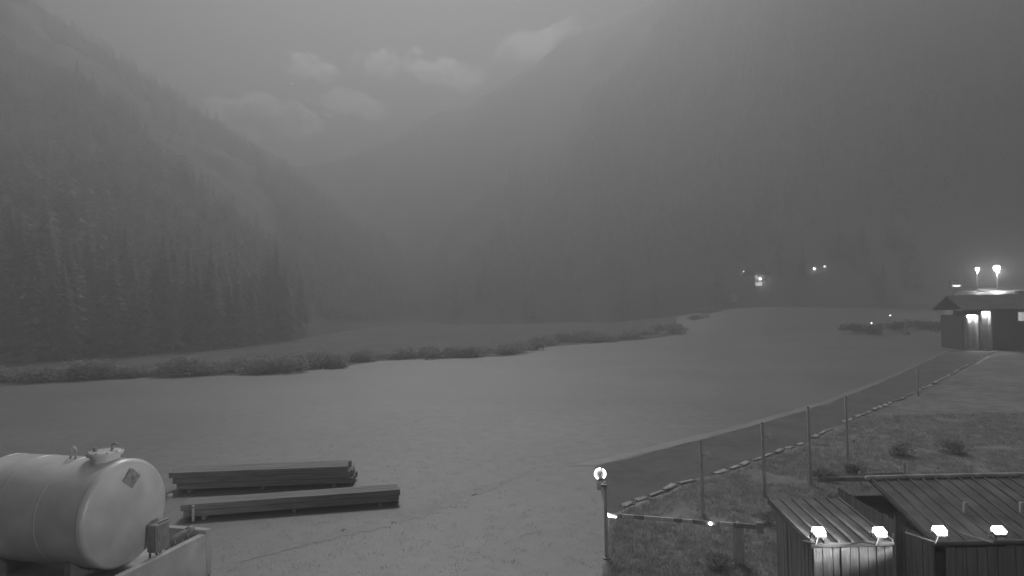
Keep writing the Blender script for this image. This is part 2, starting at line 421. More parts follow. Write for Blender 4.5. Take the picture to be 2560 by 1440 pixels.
# the forest above them: one mass nobody could count
def forest(name, tab, u0, u1, count, rmax, seed, label, mn=14):
    rnd = random.Random(seed); V = []; Fc = []
    placed = 0
    while placed < count:
        u = rnd.uniform(u0, u1); rb, rr, h = ridge(tab, u)
        y = (rb+mn)*((rmax)/(rb+mn))**(rnd.random()**.85)
        if y > rr: continue
        x = (u-CX)/F*y
        if fbm(x*.012, y*.012, seed, 3) < -.42: continue
        z = terrain(x, y)-.6
        H = rnd.uniform(8, 17)*(1-.66*sm(72, 165, y)); sv, sf = rnd.choice(mid_spruce if y < 140 else far_spruce)
        a = rnd.uniform(0, 6.28); c, s_ = math.cos(a)*H, math.sin(a)*H; k = len(V)
        V += [(x+vx*c-vy*s_, y+vx*s_+vy*c, z+vz*H) for vx, vy, vz in sv]
        Fc += [tuple(q+k for q in f) for f in sf]
        placed += 1
    tag(link(name, mesh_from(name, V, Fc, mt_needle)), label, 'forest', None, 'stuff')
forest('forest', LEFT_R, -200, 1118, 4500, 290, 5, 'dense dark spruce forest covering the left mountain side')
forest('forest', RIGHT_R, 950, 2750, 4800, 300, 6, 'dense hazy spruce forest covering the right mountain side')

# shrubs along the stream at the far edge of the meadow
shrub_m = [mesh_from('foliage', *leaf_cloud(60+i, 2.4, 1.9, 1.9, 900, .17, .45), mt_leaf) for i in range(4)]
stem_b = MB()
for i in range(5):
    a = i*1.26; stem_b.tube([(0, 0, -.1), (.25*math.cos(a), .25*math.sin(a), .8), (.7*math.cos(a), .7*math.sin(a), 1.9)], [.05, .04, .015], 5)
stem_m = mesh_from('stem', stem_b.V, stem_b.F, mt_bark, True)
bank = [(-30, 955), (120, 957), (300, 947), (480, 942), (680, 936), (820, 922), (950, 903), (1100, 897), (1250, 892), (1370, 868), (1530, 856), (1690, 843), (1800, 812)]
rs_ = random.Random(23); u = -30.0
while u < 1790:
    v = lerp_pts(bank, u)[0]; p = gp(u, v-2-rs_.uniform(0, 9)); y = p.y
    hgt = (1.0 if 850 < u < 1330 else 1.25)*rs_.uniform(.38, 1.1)
    left = u < 1300
    o = empty('shrub', (p.x, p.y, ground_h(p.x, p.y)), rs_.uniform(0, 6.3),
              'low dark shrub in the band between meadow and left forest' if left else 'low dark shrub in the hedge band before the far field',
              'shrub', 'shrubs along the far meadow edge' if left else 'shrubs of the far hedge band')
    o.scale = (hgt*1.25, hgt, hgt*.62)
    link('foliage', shrub_m[rs_.randrange(4)], o); link('stem', stem_m, o)
    u += 1.75*F/y*rs_.uniform(.6, 1.2)

# grass tufts of the near meadow and verge
def tufts(name, label, spots, hmin, hmax, material):
    V = []; Fc = []; rnd = random.Random(len(spots))
    for x, y in spots:
        for b in range(7):
            a = rnd.uniform(0, 6.28); h = rnd.uniform(hmin, hmax); lx, ly = math.cos(a), math.sin(a); wv = h*.05+.004; k = len(V)
            ox, oy = x+rnd.uniform(-.12, .12), y+rnd.uniform(-.12, .12)
            V += [(ox-ly*wv, oy+lx*wv, .004), (ox+ly*wv, oy-lx*wv, .004), (ox+lx*h*.45, oy+ly*h*.45, h)]; Fc.append((k, k+1, k+2))
    tag(link(name, mesh_from(name, V, Fc, material)), label, 'grass', None, 'stuff')
def inside(poly, x, y):
    c = False
    for (x1, y1), (x2, y2) in zip(poly, poly[1:]+poly[:1]):
        if (y1 > y) != (y2 > y) and x < (x2-x1)*(y-y1)/(y2-y1)+x1: c = not c
    return c
vpoly = [(p.x+.2, p.y-.25) for p in lineB]+[(p.x, p.y) for p in reversed(vb)]
rpoly = [(p.x, p.y) for p in lineB]+[(p.x, p.y) for p in reversed(lineA2)]
rg = random.Random(31); sp = []
while len(sp) < 16000:
    y = 9+26*rg.random()**1.4; x = rg.uniform(-.1, .95)*y
    if inside(vpoly, x, y) and fbm(x*.5, y*.5, 2, 3) > -.45: sp.append((x, y))
tufts('verge_grass', 'tufts of rough grass on the near side of the lane', sp, .04, .14, mt_blade)

sp = []
while len(sp) < 5000:
    y = 13+30*rg.random()**1.3; x = rg.uniform(-.85, .42)*y
    if not inside(vpoly, x, y) and not inside(rpoly, x, y) and fbm(x*.25, y*.25, 8, 4) > -.7: sp.append((x, y))
tufts('meadow_grass', 'short grass tufts scattered over the near meadow', sp, .015, .05, mt_blade)

# ------------------------------------------------------------------ fuel tank in its basin
AX = Vector((.97, -.243, 0)).normalized(); AZ = math.atan2(AX.y, AX.x)
endc = at(320, 1282, 14.3)                     # centre of the end facing the lane
TR, TL = 1.16, 3.45
base_z = endc.z-TR
tank = empty('fuel_tank', (endc.x, endc.y, base_z), AZ, 'large pale cylindrical fuel tank lying in a concrete basin', 'tank')
# local frame: +x out of the visible end, z up, axis at z = TR
Mx = Matrix.Translation((0, 0, TR)) @ Matrix.Rotation(math.pi/2, 4, 'Y')
N = 64
prof = [(TR, -TL+.12)]+[(TR, -TL+.12+(TL-.24)*i/10) for i in range(1, 11)]
MB().lathe(prof, N, Mx).build('shell', mt_tank, tank, True)
def head(sgn):
    pr = [(TR, 0)]+[(TR-.10*(1-math.cos(t*math.pi/16)), .10*math.sin(t*math.pi/16)) for t in range(1, 9)]
    pr += [((TR-.10)*q, .10+.13*(1-q*q)) for q in (.97, .9, .8, .65, .5, .35, .2, .1, .001)]
    M2 = Mx @ (Matrix.Translation((0, 0, -.12)) if sgn > 0 else Matrix.Translation((0, 0, -TL+.12)) @ Matrix.Scale(-1, 4, (0, 0, 1)))
    return MB().lathe(pr, N, M2)
head(1).build('end_cap', mt_tank, tank, True); head(-1).build('end_cap', mt_tank, tank, True)
for xx in (-.125, -TL*.36, -TL*.68, -TL+.125):
    b = MB(); b.lathe([(TR+.001, -.014), (TR+.007, -.006), (TR+.007, .006), (TR+.001, .014)], N, Mx @ Matrix.Translation((0, 0, xx))); b.build('weld_seam', mt_tank, tank, True)
for xx in (-.7, -TL+.7):
    V = []; Fc = []; nn = 14
    for i in range(nn+1):
        a = -math.pi/2+(-1+2*i/nn)*R(48); yy = math.cos(a)*TR; zz = TR+math.sin(a)*TR
        for dx in (-.09, .09): V += [(xx+dx, yy, zz), (xx+dx, yy, -.18)]
    for i in range(nn):
        q = i*4; Fc += [(q, q+4, q+6, q+2), (q+1, q+3, q+7, q+5), (q, q+1, q+5, q+4), (q+2, q+6, q+7, q+3)]
    Fc += [(0, 2, 3, 1), (nn*4, nn*4+1, nn*4+3, nn*4+2)]
    link('saddle', mesh_from('saddle', V, Fc, mt_dark), tank)
mh = MB().lathe([(.30, -.04), (.30, .10), (.36, .10), (.36, .14), (.001, .14)], 28, Matrix.Translation((-.62, 0, 2*TR))).build('manhole', mt_tank, tank)
MB().lathe([(.37, .142), (.37, .17), (.30, .19), (.001, .20)], 28, Matrix.Translation((-.62, 0, 2*TR))).build('lid', mt_tank, mh, True)
for i in range(10):
    a = i*math.tau/10
    MB().lathe([(.018, .165), (.018, .205), (.001, .205)], 6, Matrix.Translation((-.62+.335*math.cos(a), .335*math.sin(a), 2*TR))).build('bolt', mt_steel, mh)
MB().tube([(-.50, .08, 2*TR+.19), (-.50, .08, 2*TR+.30), (-.42, .08, 2*TR+.34), (-.34, .08, 2*TR+.30)], .03, 10).build('valve', mt_steel, mh, True)
MB().tube([(-.78, -.10, 2*TR+.19), (-.78, -.10, 2*TR+.27)], .045, 10).build('filler_cap', mt_steel, mh, True)
vp = MB().tube([(-1.52, -.05, 2*TR-.03), (-1.52, -.05, 2*TR+.20), (-1.49, -.05, 2*TR+.245), (-1.43, -.05, 2*TR+.25), (-1.38, -.05, 2*TR+.21), (-1.38, -.05, 2*TR-.02)], .028, 10).build('lifting_lug', mt_tank, tank, True)
# warning diamond on the visible end
dm = MB(); cxp, czp = .235-.115, 2*TR-.40
rotd = Matrix.Rotation(R(45), 3, 'X')
plac = MB().box((.095, .03, czp), (.012, .32, .32), rotd.to_quaternion(), .003).build('warning_placard', mat('placard', 0.5, .6, .2, 6), tank)
MB().box((.103, .03, czp), (.006, .27, .27), rotd.to_quaternion()).build('placard_field', mat('placard_field', 0.42, .6, .25, 9), plac)
fl = MB().add([(.108, .03+.0, czp+.11), (.108, .03-.06, czp-.01), (.108, .03-.03, czp-.06), (.108, .03+.03, czp-.06), (.108, .03+.06, czp), (.108, .045, czp+.02)], [(0, 1, 2, 3, 4, 5)])
fl.build('flame_symbol', mt_black, plac)
MB().box((.108, .03, czp-.09), (.004, .12, .015)).build('symbol_bar', mt_black, plac)
# hinge peg at the side
MB().tube([(-.05, TR-.02, TR-.02), (-.05, TR+.16, TR+.0)], .05, 10).build('side_valve', mt_dark, tank, True)
# dispensing pump
pump = empty('pump_cabinet', tank.matrix_basis @ Vector((.22, .62, -.18)), AZ, 'small dark pump cabinet in front of the fuel tank end', 'cabinet')
MB().box((0, 0, .62), (.26, .40, .62), None, .02).build('housing', mt_dark, pump)
dr = MB().box((.138, 0, .62), (.016, .34, .54), None, .004).build('door', mt_dark, pump)
MB().box((.152, -.12, .62), (.02, .03, .10), None, .005).build('handle', mt_steel, dr)
MB().box((.137, .0, .98), (.02, .30, .06), None, .005).build('nameplate', mt_steel, pump)
for yy in (-.15, .15):
    for xx in (-.09, .09): MB().box((xx, yy, .155), (.035, .035, .31)).build('leg', mt_dark, pump)
hose = empty('hose_stand', tank.matrix_basis @ Vector((.24, 1.28, -.18)), AZ, 'dark hose pipe stand beside the pump cabinet', 'hose stand')
MB().tube([(0, -.38, .40), (0, -.1, .44), (0, .26, .44)], .055, 10).build('pipe', mt_black, hose, True)
MB().tube([(0, .22, .44), (0, .38, .44)], .085, 12).build('coupling', mt_dark, hose, True)
for yy in (-.22, .20):
    MB().tube([(.0, yy, .42), (.12, yy+.03, 0)], .025, 6).build('leg', mt_dark, hose)
    MB().tube([(.0, yy, .42), (-.12, yy+.03, 0)], .025, 6).build('leg', mt_dark, hose)
# concrete basin
bas = empty('concrete_basin', (endc.x, endc.y, 0), AZ, 'pale concrete basin wall around the foot of the fuel tank', 'basin')
bz = base_z-.18
rim = base_z+.22
bx0, bx1, by0, by1 = -TL-.35, .42, -TR-.30, TR+.55
MB().box(((bx0+bx1)/2, (by0+by1)/2, bz/2), (bx1-bx0-.02, by1-by0-.02, bz)).build('floor_slab', mt_concrete, bas)
MB().box(((bx0+bx1)/2, by0-.09, rim/2), (bx1-bx0+.36, .18, rim), None, .015).build('front_wall', mt_concrete, bas)
MB().box(((bx0+bx1)/2, by1+.09, rim/2), (bx1-bx0+.36, .18, rim), None, .015).build('rear_wall', mt_concrete, bas)
MB().box((bx1+.09, (by0+by1)/2, (rim-.08)/2), (.18, by1-by0-.004, rim-.08), None, .015).build('end_wall', mt_concrete, bas)
MB().box((bx0-.09, (by0+by1)/2, rim/2-.004), (.18, by1-by0-.004, rim), None, .015).build('end_wall', mt_concrete, bas)

# ------------------------------------------------------------------ stacks of dark beams
def stack(pL, pR, height, tiers, rows, label, shift, seed):
    rnd = random.Random(seed); ax = pR-pL; L = ax.length; an = math.atan2(ax.y, ax.x)
    o = empty('beam_stack', pL.lerp(pR, .5), an, label, 'beam stack', 'stacks of dark beams behind the tank')
    h = (height-.08)/tiers
    for xx in (-L*.4, 0, L*.4): MB().box((xx, rows*.12-.02, .045), (.10, rows*.24+.08, .09)).build('bearer', mt_timber, o)
    for t in range(tiers):
        for r in range(rows):
            ll = L*rnd.uniform(.97, 1.0)
            dx = shift[t]+rnd.uniform(-.05, .05)
            MB().box((dx, .12+r*.245, .09+h*(t+.5)), (ll, .235, h-.012), None, .012).build('beam', mt_timber, o)
    return o
stack(gp(428, 1232), gp(880, 1214), .70, 3, 4, 'taller stack of long dark beams, the rear of the two', (.10, .0, -.16), 3)
stack(gp(452, 1302), gp(1003, 1260), .47, 2, 3, 'lower stack of long dark beams, the nearer of the two', (.03, -.05), 4)
p = gp(483, 1303)
o = empty('marker_stake', p, 0, 'short pale stake in front of the nearer beam stack', 'stake')
MB().box((0, 0, .24), (.07, .05, .48), None, .008).build('shaft', mt_pale, o)
MB().box((0, -.03, .43), (.078, .012, .07), None, .003).build('band', mt_stone, o)

# ------------------------------------------------------------------ ring lamp on its post
p = gp(1517, 1396); lampY = p.y
lp = empty('ring_lamp_post', p, 0, 'slim post with a glowing ring lamp beside the barrier', 'lamp')
topz = at(1505, 1205, lampY).z
MB().tube([(0, 0, -.1), (0, 0, .05), (0, 0, topz)], [.075, .05, .045], 14).build('post', mt_post, lp, True)
MB().lathe([(.10, 0), (.10, .03), (.06, .05)], 16).build('base_flange', mt_steel, lp)
rc = at(1500, 1184, lampY-.14)-p
MB().box((rc.x-.03, rc.y+.05, rc.z-.29), (.10, .07, .26), None, .012).build('neck', mt_pale, lp)
MB().box((-.04, -.05, topz-.06), (.16, .16, .06), None, .01).build('clamp', mt_steel, lp)
Mr = Matrix.Translation(rc) @ Matrix.Rotation(R(90), 4, 'X')
MB().lathe([(.001, -.03), (.17, -.03), (.175, 0), (.165, .01), (.001, .012)], 36, Mr).build('housing', mt_dark, lp, True)
MB().lathe([(.09, .014), (.085, .03), (.001, .036)], 28, Mr).build('centre_disc', mt_stone, lp, True)
def arc(a0, a1):
    pts = [rc+Vector((.128*math.cos(R(a)), -.03, .128*math.sin(R(a)))) for a in [a0+(a1-a0)*i/18 for i in range(19)]]
    return MB().tube(pts, .024, 10)
arc(82, 243).build('light_arc', emit('ring_glow', 3.2), lp, True)
arc(-52, 60).build('light_arc', emit('ring_glow', 3.2), lp, True)

# ------------------------------------------------------------------ striped boom barrier
bl = gp(1520, 1287, 1.0); br = gp(1832, 1314, .98)
bar = empty('boom_barrier', (br.x, br.y, 0), math.atan2(bl.y-br.y, bl.x-br.x), 'closed striped boom barrier across the lane end', 'barrier')
BL = (bl-br).length
segs = [(0.0, .10, 1), (.10, .25, 0), (.25, .31, 0), (.31, .39, 1), (.39, .46, 0), (.46, .70, 1), (.70, .78, 0), (.78, .88, 1), (.88, 1.0, 0)]
for a, b, pale in segs:
    MB().box((BL*(a+b)/2, 0, 1.0), (BL*(b-a)-.004, .055, .10), None, .01).build('boom_stripe', mt_pale if pale else mt_dark, bar)
MB().box((-.30, 0, 1.0), (.58, .07, .115), None, .01).build('boom_root', mt_dark, bar)
MB().box((-.62, 0, .99), (.16, .16, .26), None, .02).build('counterweight', mt_dark, bar)
MB().box((-.12, -.09, .50), (.26, .10, 1.0), None, .015).build('pedestal', mt_post, bar)
MB().tube([(-.12, .07, 1.0), (-.12, -.17, 1.0)], .05, 12).build('hinge', mt_steel, bar, True)
MB().box((BL*.02, .02, .86), (.03, .03, .18), None, .004).build('support_leg', mt_pale, bar)
MB().box((BL+.015, 0, 1.0), (.03, .07, .12), None, .01).build('end_cap', mt_pale, bar)
ev = emit('warning_lamp_glow', 7)
MB().add([(BL-.22, .04, .955), (BL-.02, .04, .96), (BL+.0, .04, 1.06), (BL-.05, .04, 1.02), (BL-.22, .04, .975),
          (BL-.22, .055, .955), (BL-.02, .055, .96), (BL+.0, .055, 1.06), (BL-.05, .055, 1.02), (BL-.22, .055, .975)],
         [(0, 1, 2, 3, 4), (9, 8, 7, 6, 5), (0, 5, 6, 1), (1, 6, 7, 2), (2, 7, 8, 3), (3, 8, 9, 4), (4, 9, 5, 0)]).build('warning_lamp', ev, bar)
for q, s in ((.17, .040), (.55, .016)):
    MB().lathe([(.001, -.03), (s*.8, -.03), (s, 0), (s*.7, .025), (.001, .03)], 14, Matrix.Translation((BL*q, .055, 1.0)) @ Matrix.Rotation(R(-90), 4, 'X')).build('warning_lamp', ev if s > .03 else mt_pale, bar, True)

# ------------------------------------------------------------------ marker posts beside the lane
def marker(u0, v0, vt, box, label, r=.055):
    p = gp(u0, v0); h = at(u0, vt, p.y).z
    o = empty('marker_post', p, 0, label, 'post', 'posts beside the lane')
    MB().tube([(0, 0, -.2), (0, 0, h*.5), (-.02, 0, h)], [r, r*.92, r*.85], 10).build('shaft', mt_post, o, True)
    MB().lathe([(r*.9, 0), (r*.9, .015), (.001, .05)], 10, Matrix.Translation((-.02, 0, h))).build('cap', mt_dark, o)
    if box:
        zb = at(u0+14, box, p.y).z; k = MB()
        MB().tube([(0, -.03, zb), (.15, -.05, zb)], .014, 6).build('bracket', mt_steel, o)
        tq = Matrix.Rotation(R(-38), 3, 'X').to_quaternion()
        bo = MB().box((.20, -.05, zb), (.15, .06, .22), tq, .012).build('reflector_box', mt_pale, o)
        MB().box((.20, -.05-.034*math.cos(R(38)), zb+.034*math.sin(R(38))), (.12, .012, .18), tq, .003).build('reflector', mat('reflector', 0.9, .3), bo)
    return o
marker(1758, 1292, 1104, 1138, 'nearest marker post with a pale box, right behind the barrier')
marker(1912, 1242, 1058, 1092, 'second marker post from the barrier, with a pale box')
marker(2027, 1212, 1018, None, 'third marker post from the barrier, plain and dark', .05)
marker(2120, 1152, 992, None, 'fourth marker post from the barrier, plain and dark', .05)
marker(2296, 990, 926, 930, 'small far marker post near the bend of the lane', .06)

# ------------------------------------------------------------------ low railing and shrubs on the rough ground
p0 = gp(2150, 1212); p1 = gp(2262, 1208)
rl = empty('wooden_railing', p0, math.atan2((p1-p0).y, (p1-p0).x), 'short pale wooden railing on the rough ground', 'railing')
LL = (p1-p0).length
for xx in (0, LL*.52, LL): MB().box((xx, 0, .22 if xx < LL else .36), (.07, .07, .44 if xx < LL else .72), None, .008).build('post', mt_post, rl)
for zz in (.22, .36): MB().box((LL*.5, -.05, zz), (LL, .025, .09), None, .006).build('board', mt_stone, rl)
sh2 = [mesh_from('foliage', *leaf_cloud(90+i, .75, .65, .62, 900, .055), mt_leafl if i % 2 else mt_leaf) for i in range(4)]
for u, v, k, s, lab in ((1922, 1310, 1, .62, 'small pale leafy bush lit beside the barrier'), (1985, 1338, 0, .55, 'dark low bush left of the plank hut'),
                        (2085, 1262, 2, .75, 'rounded dark bush below the wooden railing'), (2172, 1296, 1, .8, 'wide pale bush between railing and plank hut'),
                        (2290, 1262, 3, .8, 'pale bush at the end of the shed roof'), (2140, 1180, 0, .7, 'dark bush left of the wooden railing'),
                        (2250, 1140, 2, .9, 'large bush in the bend of the footpath'), (2380, 1130, 0, .9, 'dark bush right of the footpath'),
                        (2060, 1200, 3, .6, 'small bush near the third marker post'), (1800, 1420, 1, .5, 'small bush at the lower edge before the barrier')):
    p = gp(u, v); o = empty('bush', p, u, lab, 'bush', 'bushes on the rough ground')
    o.scale = (s*1.2, s, s*.85); link('foliage', sh2[k], o)
    b = MB()
    for i in range(4): b.tube([(0, 0, -.05), (.3*math.cos(i*1.6), .3*math.sin(i*1.6), .5)], [.025, .008], 5)
    b.build('stem', mt_bark, o)

# ------------------------------------------------------------------ plank hut and shed with floodlights
def planks(parent, x0, x1, y, z0, z1, wdt, seed, name='plank', axis_='x', top=None):
    rnd = random.Random(seed); x = x0; 
    while x < x1-.02:
        w_ = min(wdt*rnd.uniform(.85, 1.15), x1-x); dz = rnd.uniform(-.012, .012); dy = rnd.uniform(-.006, .006)
        zt = (top(x+w_/2) if top else z1)+dz
        if axis_ == 'x': MB().box((x+w_/2, y+dy, (z0+zt)/2), (w_-.010, .024, zt-z0), None, .003).build(name, mt_plank, parent)
        else: MB().box((y+dy, x+w_/2, (z0+zt)/2), (.024, w_-.010, zt-z0), None, .003).build(name, mt_plank, parent)
        x += w_
hx0, hx1 = at(2033, 1400, 9.0).x, at(2231, 1400, 9.0).x
hz = at(2130, 1364, 9.0).z
hut = empty('plank_hut', (hx0, 9.0, 0), 0, 'narrow hut of pale upright planks under a dark roof, below the floodlights', 'hut')
W = hx1-hx0
planks(hut, 0, W, 0, 0, hz, .125, 5)
planks(hut, .03, 1.25, W-.012, 0, hz+.08, .125, 6, axis_='y')
planks(hut, .03, 1.25, .012, 0, hz+.08, .125, 7, axis_='y')
MB().box((W/2, .62, hz/2-.1), (W-.08, 1.15, hz-.2)).build('core', mt_dark, hut)
rf = MB().box((W/2-.02, .70, hz+.10), (W+.06, 1.5, .06), Matrix.Rotation(R(6), 3, 'X').to_quaternion(), .01).build('roof', mt_roof, hut)
for i in range(7):
    MB().box((W/2-.02-(W+.02)/2+(W+.02)*i/6, .70, hz+.145), (.035, 1.48, .03), Matrix.Rotation(R(6), 3, 'X').to_quaternion(), .008).build('roof_rib', mt_roof, rf)
# taller plank screen between hut and shed
sx0, sx1 = at(2236, 1330, 10.4).x, at(2299, 1330, 10.4).x
scr = empty('plank_screen', (sx0, 10.4, 0), 0, 'tall pale plank screen between the hut and the shed', 'screen')
zs = at(2268, 1288, 10.4).z
planks(scr, 0, sx1-sx0, 0, 0, zs, .11, 8)
for zz in (.6, zs-.35): MB().box(((sx1-sx0)/2, .045, zz), (sx1-sx0, .05, .08)).build('cross_rail', mt_post, scr)
# shed
ex0 = at(2356, 1362, 9.3).x; ez = at(2450, 1364, 9.3).z; rz_ = at(2450, 1198, 11.0).z
shed = empty('shed', (ex0, 9.3, 0), 0, 'long low shed with dark ribbed roof and pale plank front', 'shed')
SL = 4.2
rx0 = at(2362, 1200, 11.0).x-ex0
planks(shed, .08, SL, .06, 0, ez-.03, .14, 9)
planks(shed, .30, 3.1, .08, 0, ez-.05, .14, 10, axis_='y')
MB().box((SL/2+.06, 1.7, ez/2-.1), (SL-.1, 2.75, ez-.2)).build('core', mt_dark, shed)
ry = 1.7
for sgn in (1, -1):
    if sgn > 0: Vv = [(-.1, 0, ez), (SL+.2, 0, ez), (SL+.2, ry, rz_), (-.1, ry, rz_)]
    else: Vv = [(SL+.2, 2*ry, ez), (-.1, 2*ry, ez), (-.1, ry, rz_), (SL+.2, ry, rz_)]
    Vt = [(a, b, c+.05) for a, b, c in Vv]
    sl = MB().add(Vv+Vt, [(3, 2, 1, 0), (4, 5, 6, 7), (0, 1, 5, 4), (1, 2, 6, 5), (2, 3, 7, 6), (3, 0, 4, 7)]).build('roof_slope', mt_roof, shed)
    for i in range(22):
        xx = -.06+(SL+.2)*i/21
        a, b = Vector((xx, 0 if sgn > 0 else 2*ry, ez+.06)), Vector((xx, ry, rz_+.06))
        MB().tube([a, b], .018, 5).build('roof_rib', mt_roof, sl)
MB().tube([(-.14, ry, rz_+.06), (SL+.24, ry, rz_+.06)], .045, 8).build('ridge_cap', mt_stone, shed, True)
MB().tube([(-.12, -.02, ez+.05), (SL+.2, -.02, ez+.05)], .035, 10).build('gutter', mt_roof, shed, True)
for u in (2415, 2556):
    q = at(u, 1300, 9.95); q2 = at(u, 1256, 9.95); b_ = Vector((q.x-ex0, q.y-9.3, q.z)); 
    MB().tube([(b_.x, b_.y, b_.z-.1), (b_.x, b_.y, q2.z)], .035, 10).build('vent_pipe', mt_stone, shed, True)
FLOOD_W = 430      # their beams point across the yard, at the tank
# four floodlights in a row on arms from the eaves
fy = 8.55
fl_u = ((2047, 1328), (2199, 1329), (2349, 1325), (2497, 1326))
fp = [at(u, v, fy) for u, v in fl_u]
names = ('leftmost of the four lit floodlights, above the hut corner', 'second lit floodlight from the left, above the plank hut', 'third lit floodlight from the left, over the shed corner', 'rightmost of the four lit floodlights, over the shed eave')
for i, q in enumerate(fp):
    o = empty('floodlight', q, 0, names[i], 'floodlight', 'four floodlights in a row'); o.rotation_euler = (R(-66), 0, 0)
    MB().box((0, .034, 0), (.16, .04, .125), None, .012).build('housing', mt_dark, o)
    MB().box((0, -.008, 0), (.138, .045, .105), None, .008).build('lens', emit('flood_glow', 13), o)
    inv = Matrix.Rotation(R(66), 3, 'X')
    foot = Vector((0, (9.02 if i < 2 else 9.30)-q.y, -.30)); MB().tube([inv @ Vector((0, .02, -.05)), inv @ Vector((0, .10, -.20)), inv @ foot], .014, 6).build('arm', mt_dark, o)
    for xx in (-.088, .088): MB().box((xx, .07, .02), (.012, .10, .03), None, .003).build('bracket', mt_dark, o)
    for k in range(5): MB().box((-.06+.03*k, .062, 0), (.006, .022, .10)).build('cooling_fin', mt_dark, o)
    l = bpy.data.lights.new('flood_beam', 'SPOT'); l.energy = FLOOD_W; l.spot_size = R(46); l.spot_blend = 1.0; l.shadow_soft_size = .06
    lo = bpy.data.objects.new('flood_beam', l); COL.objects.link(lo); lo.location = (q.x, q.y-.30, q.z+.10)
    aim = Vector((-9.5, 15.8, 2.9))-lo.location; lo.rotation_euler = aim.to_track_quat('-Z', 'Y').to_euler()
    lo.parent = o; lo.matrix_parent_inverse = (Matrix.Translation(q) @ Matrix.Rotation(R(-66), 4, 'X')).inverted()

# ------------------------------------------------------------------ chalet with two lit bays
CYd = 74.0
ca = at(2449, 872, CYd); cz0 = 0.0
ch = empty('chalet', (ca.x, ca.y, 0), R(-12), 'dark chalet by the lane with two brightly lit wall bays', 'house')
wz = at(2449, 778, CYd).z
# local: x along the lane front (to the right), y away
MB().box((4.6, 3.2, wz/2), (9.2, 6.0, wz)).build('wall', mt_wood, ch)
MB().box((-.75, 3.3, wz/2-.25), (1.5, 5.6, wz-.5)).build('annex_wall', mt_post2, ch)
rz2 = at(2500, 747, CYd+3).z
rfv = [(-1.9, -.9, wz+.05), (10.2, -.9, wz+.05), (10.2, 3.2, rz2+.35), (-1.9, 3.2, rz2+.35), (10.2, 7.3, wz+.05), (-1.9, 7.3, wz+.05)]
rft = [(a, b, c+.18) for a, b, c in rfv]
roof = MB().add(rfv+rft, [(3, 2, 1, 0), (5, 4, 2, 3), (6, 7, 8, 9), (9, 8, 10, 11), (0, 1, 7, 6), (4, 5, 11, 10), (0, 6, 9, 3), (3, 9, 11, 5), (1, 2, 8, 7), (2, 4, 10, 8)]).build('roof', mt_roof, ch)
MB().box((6.5, 4.4, rz2+.4), (.7, .7, 1.0)).build('chimney', mt_concrete, roof)
# bay 1 on the annex, bay 2 on the wall: frames, panel boards, lamp
for nm, x0, x1, z1, ypl in (('bay', -1.32, -.10, wz-.45, .46), ('bay', .10, 1.06, wz-.06, .16)):
    pn = MB().box(((x0+x1)/2, ypl, z1/2), (x1-x0, .05, z1)).build('lit_bay', mt_wall, ch)
    nb = 3 if x0 < 0 else 1
    for k in range(nb+1):
        xx = x0+(x1-x0)*k/nb; edge = k in (0, nb)
        MB().box((xx, ypl-(.35 if edge else .05), z1/2), (.12 if edge else .07, .75 if edge else .08, z1), None, .01).build('frame_post', mt_dark, pn)
    MB().box(((x0+x1)/2, ypl-.35, z1+.06), (x1-x0+.2, .8, .12), None, .01).build('canopy', mt_roof, pn)
    lm = MB().box(((x0+x1)/2, ypl-.16, z1-.06), ((x1-x0)*.8, .14, .06), None, .01).build('bay_lamp', emit('bay_glow', 170), pn)
    MB().box(((x0+x1)/2, ypl-.5, .08), (x1-x0+.1, .5, .16), None, .01).build('step', mt_stone, pn)
for k in range(3):
    q = 4.55+k*1.9
    wv = MB().box((q, .155, 3.85), (1.0, .06, 1.1)).build('window', mt_pale, ch)
    for xx in (-.24, .24): MB().box((q+xx, .118, 3.85), (.42, .02, .96)).build('pane', mt_glass if k else emit('window_glow', .5), wv)
# ------------------------------------------------------------------ upper road with street lamps
ua = [at(u, v, Y) for u, v, Y in ((2442, 727, 128), (2470, 733, 122), (2520, 737, 118), (2600, 741, 114), (2700, 745, 112))]
ub = [at(u, v, Y) for u, v, Y in ((2445, 719, 140), (2480, 722, 138), (2530, 724, 136), (2620, 727, 133), (2720, 730, 131))]
V = []; Fc = []; n = 24
def pl(P, t):
    t *= len(P)-1; i = min(int(t), len(P)-2); return P[i].lerp(P[i+1], t-i)
for i in range(n+1):
    a, b = pl(ua, i/n), pl(ub, i/n)
    for k in range(5): V.append(a.lerp(b, k/4))
for i in range(n):
    for k in range(4): Fc.append((i*5+k, (i+1)*5+k, (i+1)*5+k+1, i*5+k+1))
tag(link('road', mesh_from('upper_road', V, Fc, mt_asphalt, True)), 'lamp-lit upper road on the terrace at the right', None, None, 'structure')
kb = MB()
for i in range(n):
    a, b = pl(ua, i/n), pl(ua, (i+1)/n); c = (a+b)/2
    kb.box((c.x, c.y, c.z+.05), ((b-a).length*1.02, .25, .22), Matrix.Rotation(math.atan2((b-a).y, (b-a).x), 3, 'Z').to_quaternion())
tag(kb.build('kerb', mt_stone), 'lit kerb of the upper road', None, None, 'structure')
wl = [at(u, v, Y) for u, v, Y in ((2466, 739, 110), (2520, 742, 108.5), (2600, 746, 107), (2700, 750, 106))]
rw = MB()
for i in range(18):
    a, b = pl(wl, i/18), pl(wl, (i+1)/18); c = (a+b)/2
    rw.box((c.x, c.y, c.z/2), ((b-a).length*1.01, .4, c.z), Matrix.Rotation(math.atan2((b-a).y, (b-a).x), 3, 'Z').to_quaternion())
tag(rw.build('retaining_wall', mt_concrete), 'pale retaining wall below the lamp-lit upper road', 'wall')

